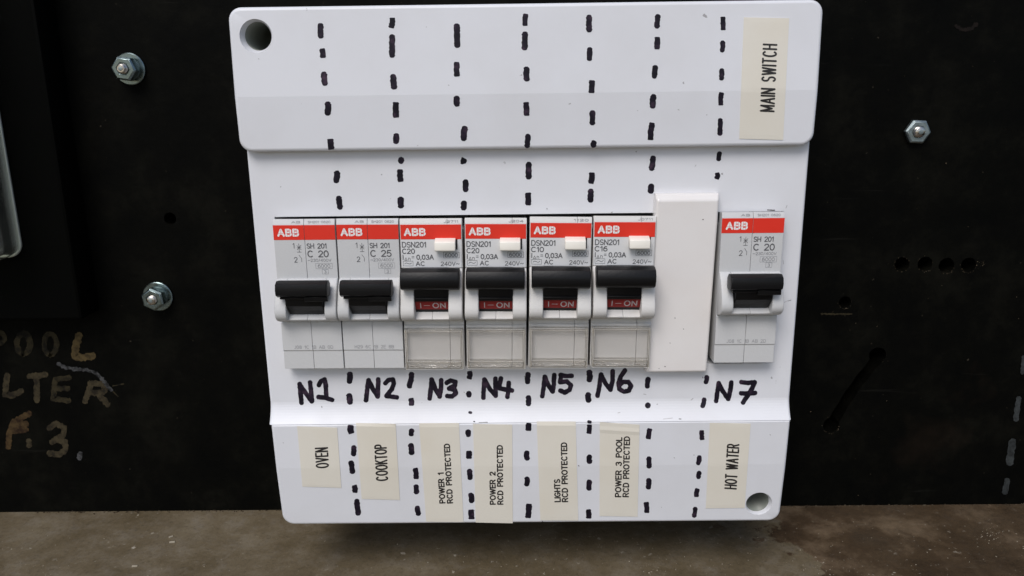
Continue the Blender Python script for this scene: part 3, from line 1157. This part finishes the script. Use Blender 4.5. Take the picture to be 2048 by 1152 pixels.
def half_housing(x0, x1):
    def f():
        prof = [(3.6, 40.0), (3.3, 43.5), (0.55, 43.95), (0.0, 42.4), (0.0, 27.0), (0.5, 26.5), (0.5, 14.6), (0.0, 14.1), (0.0, 5.7),
                (0.28, 5.5), (0.28, 0.0), (44, 0.0), (44, 40.0)]
        return prism(prof, x0, x1, 0.16, 2, minang=18)
    return f


def dsn_housing(x0, x1):
    def f():
        prof = [(3.6, 40.0), (3.3, 43.5), (0.6, 43.95), (0.1, 42.5), (0.1, 30.0), (0.9, 29.7), (0.9, 13.2), (0.4, 12.8), (0.4, 0.0), (44, 0.0), (44, 40.0)]
        return prism(prof, x0, x1, 0.14, 2, minang=18)
    return f


def cheek(x0, x1, zt=27.2, ymax=-5.2):
    def f():
        k = ymax/-5.2
        prof = [(0.6, zt), (-0.6*k, zt-0.15), (-1.6*k, zt-1.3), (-3.0*k, zt-3.2), (-4.3*k, 21.5), (-5.0*k, 19.6), (-5.2*k, 18.3), (-5.0*k, 17.2), (-4.4*k, 16.3),
                (-3.2*k, 15.5), (-1.6*k, 14.9), (0.6, 14.4)]
        return prism(prof, x0, x1, 0.35, 3, minang=32)
    return f


def lip(x0, x1):
    # sloped sill between the cheeks, below the toggle
    def f():
        return prism([(0.6, 14.4), (-1.6, 14.9), (-3.1, 15.5), (-3.4, 16.0), (-0.4, 18.3), (0.6, 18.3)], x0, x1, 0.12, 1)
    return f


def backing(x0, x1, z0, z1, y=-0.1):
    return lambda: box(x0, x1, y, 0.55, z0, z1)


def stripe(x0, x1, y=-0.06):
    return lambda: box(x0, x1, y, 0.05, 38.15, 42.3, 0.02, 1)


def logo():
    bm = bmesh.new()
    x = -7.5
    h0, h1_ = 39.1, 41.35
    H = h1_-h0
    for ch, w in (('A', 2.05), ('B', 1.85), ('B', 1.85)):
        gw, pl = G[ch]
        hwb = 0.27
        for p in pl:
            add_stroke(bm, [(x+hwb+a/gw*(w-2*hwb), h0+hwb+b*(H-2*hwb)) for a, b in p], hwb, -0.09)
        x += w+0.17
    return bm


def logo_cuts():
    bm = bmesh.new()
    add_stroke(bm, [(-7.5, 40.02), (-1.5, 40.02)], 0.035, -0.105)
    for xx in (-6.48, -4.72, -4.05, -2.7, -2.05):
        add_stroke(bm, [(xx, 39.15), (xx, 41.3)], 0.035, -0.105)
    return bm


def rect(bm, x0, x1, z0, z1, hw, y=-0.05):
    add_stroke(bm, [(x0, z0), (x1, z0)], hw, y)
    add_stroke(bm, [(x0, z1), (x1, z1)], hw, y)
    add_stroke(bm, [(x0, z0), (x0, z1)], hw, y)
    add_stroke(bm, [(x1, z0), (x1, z1)], hw, y)


def sh_text(rating):
    def f():
        bm = bmesh.new()
        local_text(bm, "SH 201", .5, 5.9, 35.75, 37.05, .12)
        local_text(bm, "C "+rating, .6, 6.3, 33.3, 35.0, .155)
        local_text(bm, "1", -3.4, -3.05, 35.8, 37.2, .08)
        local_text(bm, "2", -3.3, -2.5, 31.8, 33.2, .09)
        # breaker symbol: stem, cross and foot; contact arm
        add_stroke(bm, [(-1.75, 37.1), (-1.75, 34.75)], .06, -.05)
        add_stroke(bm, [(-2.3, 36.6), (-1.2, 35.4)], .06, -.06)
        add_stroke(bm, [(-1.2, 36.6), (-2.3, 35.4)], .06, -.065)
        add_stroke(bm, [(-2.3, 34.7), (-1.2, 34.7)], .06, -.06)
        add_stroke(bm, [(-2.3, 36.0), (-1.2, 36.0)], .05, -.07)
        add_stroke(bm, [(-1.9, 33.8), (-1.25, 32.9), (-1.25, 31.9)], .06, -.05)
        return bm
    return f


def sh_text_pale():
    bm = bmesh.new()
    local_text(bm, "~230/400V", .5, 7.0, 31.95, 32.7, .055)
    local_text(bm, "6000", 3.2, 6.6, 30.2, 31.15, .065)
    rect(bm, 2.6, 7.2, 29.9, 31.45, .035)
    local_text(bm, "3", 4.85, 5.4, 28.6, 29.4, .055)
    rect(bm, 4.3, 6.0, 28.35, 29.7, .035)
    # small print on the bevelled top
    return bm


def top_print(x0, x1, s=None):
    def f():
        bm = bmesh.new()
        t = bmesh.new()
        local_text(bm, s or "80 1B", x0, x1, 42.85, 43.4, .05, y=0)
        for v in bm.verts:
            z = v.co.z
            v.co.y = 0.55*(z-42.4)/1.75-0.06
        t.free()
        return bm
    return f


def serial(s):
    def f():
        bm = bmesh.new()
        local_text(bm, s, -5.3, 5.9, 6.25, 7.15, .05, gap=.28)
        return bm
    return f


def dsn_text(rating):
    def f():
        bm = bmesh.new()
        y = -.05
        local_text(bm, "DSN201", -8.05, -1.5, 35.95, 37.35, .125, y)
        local_text(bm, rating, -8.1, -4.7, 34.15, 35.45, .125, y)
        local_text(bm, "I", -8.0, -7.97, 32.45, 33.7, .12, y)
        add_stroke(bm, [(-7.55, 32.2), (-7.2, 32.95)], .06, y)
        add_stroke(bm, [(-7.2, 32.95), (-6.85, 32.2)], .06, y)
        add_stroke(bm, [(-6.85, 32.2), (-7.55, 32.2)], .06, y)
        add_stroke(bm, [(-6.5, 32.2), (-6.5, 32.9)], .06, y)
        add_stroke(bm, [(-6.5, 32.8), (-6.2, 32.9), (-6.0, 32.7), (-6.0, 32.2)], .06, y)
        add_stroke(bm, [(-5.5, 32.9), (-4.9, 32.9)], .07, y)
        add_stroke(bm, [(-5.5, 33.3), (-4.9, 33.3)], .07, y)
        local_text(bm, "0,03A", -4.15, .5, 32.45, 33.7, .13, y)
        local_text(bm, "AC", -4.4, -2.0, 30.65, 31.8, .115, y)
        rect(bm, -8.0, -5.25, 30.6, 31.95, .045, y)
        local_text(bm, "~", -7.6, -5.7, 30.5, 32.2, .07, y)
        local_text(bm, "6000", 3.8, 7.3, 33.1, 34.15, .08, y)
        rect(bm, 3.35, 7.75, 32.85, 34.45, .045, y)
        local_text(bm, "240V~", 2.6, 7.7, 30.6, 31.7, .08, y)
        return bm
    return f


def sh_handle_bar():
    # rounded toggle bar with a lip underneath
    prof = [(-3.4, 23.6), (-3.0, 26.4), (-4.2, 27.6), (-6.2, 27.9), (-7.6, 27.2), (-8.1, 25.6), (-7.8, 24.1), (-6.6, 23.35), (-5.0, 23.2)]
    bm = prism(prof, -7.1, 7.1, 0.3, 3, minang=60)
    prism([(-5.6, 22.55), (-6.6, 22.75), (-6.7, 23.3), (-5.6, 23.4)], -6.3, 0.6, 0.08, 1, bm)
    prism([(-5.8, 21.9), (-7.0, 22.2), (-7.1, 23.5), (-5.8, 23.6)], 0.6, 6.9, 0.1, 1, bm)
    return bm


def sh_handle_stem():
    bm = prism([(-0.2, 17.2), (-2.2, 17.2), (-5.4, 20.6), (-6.2, 23.4), (-3.4, 24.5), (-0.2, 24.5)], -5.15, 5.15, 0.15, 2, minang=40)
    prism([(-3.6, 18.6), (-3.9, 18.9), (-5.3, 20.4), (-5.0, 20.7)], -4.9, 4.9, 0.05, 1, bm)
    return bm


def dsn_bar():
    prof = [(-1.5, 25.4), (-1.2, 29.8), (-2.6, 30.6), (-5.0, 30.9), (-6.9, 30.3), (-7.8, 28.9), (-7.9, 27.2), (-7.3, 25.8), (-6.0, 25.1), (-3.5, 25.0)]
    return prism(prof, -8.05, 8.05, 0.3, 3, minang=60)


def dsn_stem():
    bm = prism([(-0.2, 17.4), (-1.3, 17.4), (-2.0, 18.2), (-3.5, 21.4), (-4.3, 23.0), (-4.4, 25.6), (-0.2, 25.6)], -4.7, 4.7, 0.12, 2, minang=40)
    prism([(-3.2, 21.2), (-4.1, 21.35), (-4.5, 22.2), (-4.0, 22.6)], -4.65, 4.65, 0.08, 2, bm)
    return bm


# slope of the red indicator strip: from (y -2.05, z 18.1) to (y -3.5, z 21.3)
def on_slope(bm, push):
    for v in bm.verts:
        z = v.co.z
        t = (z-18.2)/(21.4-18.2)
        v.co.y = -2.0-1.5*t-push
    return bm


def indicator():
    bm = bmesh.new()
    vs_ = [bm.verts.new((x, 0, z)) for x, z in ((-4.68, 18.5), (4.68, 18.5), (4.68, 21.1), (-4.68, 21.1))]
    bm.faces.new(vs_)
    return on_slope(bm, 0.05)


def on_text():
    bm = bmesh.new()
    local_text(bm, "I", -3.2, -3.15, 19.0, 20.6, .13)
    local_text(bm, "-", -2.3, -.6, 19.05, 20.7, .08)
    local_text(bm, "ON", .3, 3.7, 19.0, 20.6, .16, gap=.3)
    return on_slope(bm, 0.09)


def button():
    return prism([(0.3, 35.4), (-2.5, 35.2), (-2.7, 35.5), (-2.5, 37.7), (0.3, 38.6)], 1.15, 6.85, 0.22, 2)


def button_slot():
    return box(1.35, 7.35, -0.04, 0.2, 35.2, 39.0)


def win_pane():
    return box(-7.75, 7.75, -1.15, -0.85, 2.7, 11.7)


def win_frame():
    bm = bmesh.new()
    y0, y1 = -1.45, 0.35
    box(-8.4, -7.65, y0, y1, 0.15, 12.3, 0.12, 2, bm)
    box(7.65, 8.4, y0, y1, 0.15, 12.3, 0.12, 2, bm)
    box(-7.65, 7.65, y0, y1, 11.6, 12.3, 0.12, 2, bm)
    box(-7.65, 7.65, y0, y1, 1.9, 2.75, 0.12, 2, bm)
    box(-7.65, 7.65, -1.0, y1, 0.2, 0.75, 0.08, 1, bm)
    box(-7.3, -4.4, -1.75, -0.9, 0.9, 1.7, 0.1, 1, bm)
    box(4.0, 7.3, -1.75, -0.9, 0.9, 1.7, 0.1, 1, bm)
    box(-4.0, 3.6, -1.35, -0.6, 1.0, 1.5, 0.1, 1, bm)
    return bm


def seam():
    bm = bmesh.new()
    for a0, a1, b0, b1 in ((-8.05, 8.05, 0.5, 12.0), (-7.62, 7.62, 2.78, 11.55)):
        rect(bm, a0, a1, b0, b1, .035, -1.47)
    for a0, a1, b0, b1 in ((-7.3, -4.4, .92, 1.68), (4.0, 7.3, .92, 1.68)):
        rect(bm, a0, a1, b0, b1, .03, -1.77)
    return bm


def edge_glint():  # pale painted lines standing in for light caught on the frame edges
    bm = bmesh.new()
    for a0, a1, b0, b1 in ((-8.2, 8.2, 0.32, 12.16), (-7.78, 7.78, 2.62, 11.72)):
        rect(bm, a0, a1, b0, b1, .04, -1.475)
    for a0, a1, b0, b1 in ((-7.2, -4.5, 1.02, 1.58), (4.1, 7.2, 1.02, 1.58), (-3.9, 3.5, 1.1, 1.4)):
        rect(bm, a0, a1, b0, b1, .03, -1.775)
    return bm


def place(px_top, py_top, px_bot, py_bot):
    t_ = at(px_top, py_top, 0)
    b_ = at(px_bot, py_bot, 0)
    return Vector(((t_.x+b_.x)/2, 0, (t_.z-42.3+b_.z)/2)), (t_.x-b_.x)/42.3


GR = "breakers in a row in the white cover"


def sh_breaker(label, pts, rating, ser, tilt=True):
    loc, sl = place(*pts)
    r = thing("circuit_breaker", label, "circuit breaker", loc, GR)
    if tilt:
        r.rotation_euler[1] = sl*0.8
    part('shL', "housing", r, half_housing(-W2, -0.03), M_GREY, wn_mod=True)
    part('shR', "housing", r, half_housing(0.03, W2), M_GREY, wn_mod=True)
    part('ckL', "cheek", r, cheek(-W2, -5.35), M_GREY)
    part('ckR', "cheek", r, cheek(5.35, W2), M_GREY)
    part('lpL', "sill", r, lip(-5.4, -0.03), M_GREY)
    part('lpR', "sill", r, lip(0.03, 5.4), M_GREY)
    part('shbk', "recess", r, backing(-5.3, 5.3, 17.6, 25.6, -0.2), M_HOLE, smooth=False)
    part('shbkU', "shoulder", r, lambda: prism([(0.6, 27.2), (-0.6, 27.05), (-1.5, 26.0), (-1.5, 24.9), (0.6, 24.9)], -5.4, 5.4, .15, 2), M_GREY)
    part('sL', "red_stripe", r, stripe(-W2+.02, -0.06), M_RED)
    part('sR', "red_stripe", r, stripe(0.06, W2-.02), M_RED)
    lg = part('logo', "brand_logo", r, logo, M_INKW, smooth=False)
    part('logoc', "logo_cut_line", lg, logo_cuts, M_RED, smooth=False)
    part('shp', "lettering", r, sh_text_pale, M_INKL, smooth=False)
    o = part('sht'+rating, "lettering", r, sh_text(rating), M_INKG, smooth=False)
    o["label"] = "grey print SH 201 C "+rating
    part('ser'+ser, "lettering", r, serial(ser), M_INKL, smooth=False)
    part('tp1', "lettering", r, top_print(-3.4, -1.0, "AB"), M_INKL, smooth=False)
    part('tp2', "lettering", r, top_print(1.2, 7.4, "SH201 0620"), M_INKL, smooth=False)
    h = part('shbar', "toggle", r, sh_handle_bar, M_BLACK)
    part('shstem', "toggle_stem", h, sh_handle_stem, M_BLACK)
    return r


def dsn_breaker(label, pts, rating, top):
    loc, sl = place(*pts)
    r = thing("residual_current_breaker", label, "circuit breaker", loc, GR)
    r.rotation_euler[1] = sl*0.8
    part('dL', "housing", r, dsn_housing(-W2, 4.52), M_GREYB, wn_mod=True)
    part('dR', "housing", r, dsn_housing(4.58, W2), M_GREYB, wn_mod=True)
    part('dplate', "label_plate", r, lambda: box(-8.45, 8.45, 0.0, 0.25, 30.05, 42.35, 0.1, 1), M_LABELW)
    part('dckL', "cheek", r, cheek(-W2, -4.75, 29.9, -5.4), M_GREYB)
    part('dckR', "cheek", r, cheek(4.75, W2, 29.9, -5.4), M_GREYB)
    part('dlpL', "sill", r, lip(-4.8, -0.03), M_GREYB)
    part('dlpR', "sill", r, lip(0.03, 4.8), M_GREYB)
    part('dbk', "recess", r, backing(-4.9, 4.9, 17.6, 29.6, -0.2), M_HOLE, smooth=False)
    part('ds', "red_stripe", r, stripe(-W2+.2, W2-.2), M_RED)
    lg = part('logo', "brand_logo", r, logo, M_INKW, smooth=False)
    part('logoc', "logo_cut_line", lg, logo_cuts, M_RED, smooth=False)
    o = part('dt'+rating, "lettering", r, dsn_text(rating), M_INKG, smooth=False)
    o["label"] = "grey print DSN201 "+rating
    part('dtp'+top, "lettering", r, top_print(3.6, 7.6, top), M_INKL, smooth=False)
    b_ = part('btn', "test_button", r, button, M_CREAM)
    part('btns', "button_slot", b_, button_slot, M_HOLE, smooth=False)
    h = part('dbar', "toggle", r, dsn_bar, M_BLACK)
    part('dstem', "toggle_stem", h, dsn_stem, M_BLACK)
    i_ = part('ind', "indicator", r, indicator, M_DRED, smooth=False)
    part('indt', "lettering", i_, on_text, M_INKON, smooth=False)
    w_ = part('wf', "window_cover", r, win_frame, M_CRIM)
    part('seam', "seam_line", w_, seam, M_SEAM, smooth=False)
    part('eglint', "edge_glint", w_, edge_glint, M_GLINT, smooth=False)
    part('wp', "window_pane", w_, win_pane, M_CLEAR, smooth=False)
    return r


b1 = sh_breaker("grey C 20 breaker above handwritten N1, leftmost in the row", (607, 453.5, 627.5, 735), "20", "J08 1C 1B AB 0D")
b2 = sh_breaker("grey C 25 breaker above handwritten N2, second from the left", (733.5, 451, 747.5, 735.5), "25", "H29 6C 1B 2E 8B")
b3 = dsn_breaker("C20 safety breaker with cream test button above handwritten N3", (860.5, 452.5, 869, 734), "C20", "J2711")
b4 = dsn_breaker("C20 safety breaker with cream test button above handwritten N4", (990, 450.5, 990.5, 734), "C20", "J204")
b5 = dsn_breaker("C10 safety breaker with cream test button above handwritten N5", (1120, 447, 1113, 733.5), "C10", "1120")
b6 = dsn_breaker("C16 safety breaker with cream test button above handwritten N6", (1248.5, 445.5, 1237, 732), "C16", "J0711")
b7 = sh_breaker("grey C 20 breaker above handwritten N7, standing alone right of the blank", (1506.5, 436.5, 1486.5, 726), "20", "J08 1C 1B AB 2D")

# blank filler between the sixth and seventh breaker
p0, p1 = at(1311.5, 389, 1.6), at(1440, 387.5, 1.6)
q0, q1 = at(1291, 744, 1.6), at(1414, 746, 1.6)
bc = Vector(((q0.x+q1.x)/2, YM-0.05, (q0.z+q1.z)/2))
bl = thing("blanking_cover", "tall glossy white blank filler without markings between breakers N6 and N7", "blanking plate", bc)
bmk = bmesh.new()
zt, zb = (p0.z+p1.z)/2-bc.z, 0.0
# outline: front plate with sloped shoulders
fr_ = [((p0.x+.35)-bc.x, zt-1.5), ((p1.x-.35)-bc.x, zt-1.5), ((q1.x-.35)-bc.x, zb+.4), ((q0.x+.35)-bc.x, zb+.4)]
bk_ = [(p0.x-bc.x, zt), (p1.x-bc.x, zt), (q1.x-bc.x, zb), (q0.x-bc.x, zb)]
f1 = [bmk.verts.new((x, 0.9-bc.y, z)) for x, z in fr_]
f2 = [bmk.verts.new((x, 2.4-bc.y, z)) for x, z in bk_]
f3 = [bmk.verts.new((x, 0, z)) for x, z in bk_]
bmk.faces.new(f1)
bmk.faces.new(f3[::-1])
for A_, B_ in ((f1, f2), (f2, f3)):
    for i in range(4):
        j = (i+1) % 4
        bmk.faces.new((A_[i], B_[i], B_[j], A_[j]))
bmesh.ops.recalc_face_normals(bmk, faces=bmk.faces)
bmesh.ops.bevel(bmk, geom=[e for e in bmk.edges if max(v.co.y for v in e.verts) < -1.0], offset=0.6, segments=4, affect='EDGES', profile=0.5)
finish("cover_plate", bmk, M_BLANK, bl, wn_mod=True)
def blank_dot(px, py, r):
    p = at(px, py, 0.86)
    bm = bmesh.new()
    add_stroke(bm, [(p.x-bc.x-r*.4, p.z-bc.z), (p.x-bc.x+r*.5, p.z-bc.z-r*.2)], r, 0.865-bc.y)
    finish("dirt_spot", bm, M_SCUFF, bl, smooth=False)


for px, py, r in ((1406, 439, .14), (1350, 636, .12), (1367, 658, .11), (1340, 686, .10), (1330, 733, .13), (1318, 737, .09)):
    blank_dot(px, py, r)
# clip legs behind the plate that hold it in the opening
for sx in (-5.5, 5.5):
    finish("clip", box(sx-1, sx+1, 0.2, 14, 8, 36, .2, 1), M_BLANK, bl)

# ------------------------------------------------------------------ nuts on the board
def hexnut(label, px, py, r_w_px, r_n_px, nut_off, rot, has_washer, bolt_r_px, thick, cat, bolt_len):
    c = at(px, py, YB)
    root = thing("hex_nut", label, cat, (c.x, YB, c.z), "nuts bolted to the black board")
    y = 0.0
    if has_washer:
        rw = px_r(px, py, r_w_px, YB)
        finish("washer", lathe(0, 0, [(rw-.15, 0), (rw, -.15), (rw, -.8), (rw-.25, -1.0), (rw*.55, -1.0)], 48), M_ZINC, root)
        y = -1.0
        # split spring washer under the nut
        finish("spring_washer", lathe(0, 0, [(rw*.68, y), (rw*.68, y-.9), (rw*.4, y-.9)], 36), M_ZINC2, root)
        y -= .95
    rn = px_r(px, py, r_n_px, YB)
    bm = lathe(0, 0, [(rn*.80, y), (rn, y-.35), (rn, y-thick+.45), (rn*.86, y-thick), (rn*.52, y-thick), (rn*.46, y-thick+.35)], 6)
    rr = Matrix.Rotation(rot, 4, 'Y')
    bmesh.ops.transform(bm, matrix=rr, verts=bm.verts)
    es = [e for e in bm.edges if len(e.link_faces) == 2 and e.calc_face_angle(0) > rad(25)]
    bmesh.ops.bevel(bm, geom=es, offset=.12, segments=2, affect='EDGES')
    finish("nut", bm, M_ZINC2 if not has_washer else M_ZINC, root)
    rb = px_r(px, py, bolt_r_px, YB)
    yb_ = y-thick-bolt_len
    prof = [(rb, 0)]
    k = y-thick+.4
    while k > yb_+.4:
        prof += [(rb, k), (rb*.88, k-.2)]
        k -= .4
    prof += [(rb*.9, yb_+.25), (rb*.7, yb_)]
    bolt = finish("bolt_end", lathe(0, 0, prof, 28), M_BOLT, root)
    finish("bolt_dimple", lathe(0, 0, [(rb*.42, yb_+.02), (rb*.42, yb_-.12), (rb*.28, yb_-.16)], 20), M_ZINC2, bolt)
    return root


n1_ = hexnut("zinc nut on a round washer, upper one left of the white cover", 261, 138, 31, 25, 0, rad(8), True, 9.5, 3.4, "nut", 1.6)
n2_ = hexnut("zinc nut on a round washer, lower one left of the white cover", 317, 592, 29.5, 23, 0, rad(25), True, 9.5, 3.4, "nut", 1.0)
n3_ = hexnut("bare hex nut without washer on the black board right of the cover", 1831, 263, 0, 25.5, 0, rad(3), False, 11, 2.4, "nut", 1.2)

# ------------------------------------------------------------------ meter case and its clear cover at the left edge
ec = at(165, 640, 40)
mc = thing("meter_case", "matt black box on the board at the left picture edge", "meter case", (ec.x-45, YB-.05, ec.z))
bmc = box(-60, 45, -12, 0, 0, 140, 1.0, 2)
finish("case_body", bmc, M_CASE, mc)
fa_, fb_ = at(82, 330, 39.7), at(95, 640, 39.7)
finish("case_rib", box(15, 16.2, -12.6, -11.9, 45, 120, .2, 1), M_CASE, mc)
cb = at(40.5, 470, 40)           # outer right edge of the clear cover
cbz = at(30, 512, 40).z
clr = thing("clear_meter_cover", "clear plastic box cover with rounded corner cut by the left picture edge", "plastic cover", (cb.x-30, YB-12.1, cbz))


def rounded(x0, x1, z0, z1, r, n=7):
    pts_ = []
    for cx_, cz_, a0 in ((x1-r, z0+r, -90), (x1-r, z1-r, 0), (x0+r, z1-r, 90), (x0+r, z0+r, 180)):
        for i in range(n+1):
            an = rad(a0+90*i/n)
            pts_.append((cx_+r*math.cos(an), cz_+r*math.sin(an)))
    return pts_


def tube_wall(outer, inner, y0, y1):
    bm = bmesh.new()
    n_ = len(outer)
    R_ = [[bm.verts.new((x, y, z)) for x, z in o_] for o_, y in ((outer, y0), (outer, y1), (inner, y1), (inner, y0))]
    for k in range(4):
        for i in range(n_):
            j = (i+1) % n_
            bm.faces.new((R_[k][i], R_[(k+1) % 4][i], R_[(k+1) % 4][j], R_[k][j]))
    return bm


o1 = rounded(-60, 30, 0, 95, 4.5)
i1 = rounded(-58.8, 28.8, 1.2, 93.8, 3.3)
finish("side_wall", tube_wall(o1, i1, -13, 0), M_MILK, clr)
bmfp = bmesh.new()
fv = [bmfp.verts.new((x, -13.0, z)) for x, z in i1]
fv2 = [bmfp.verts.new((x, -12.0, z)) for x, z in i1]
bmfp.faces.new(fv)
bmfp.faces.new(fv2[::-1])
finish("front_pane", bmfp, M_CLEAR2, clr, smooth=False)
o2 = rounded(-60.3, 30.3, -.3, 95.3, 4.8)
finish("back_rim", tube_wall(o2, rounded(-59.6, 29.5, .5, 94.5, 4.0), -1.0, -.05), M_EDGE, clr)
finish("front_rim", tube_wall(rounded(-60.05, 30.05, -.05, 95.05, 4.55), rounded(-59.6, 29.5, .5, 94.5, 4.0), -13.1, -12.5), M_EDGE, clr)
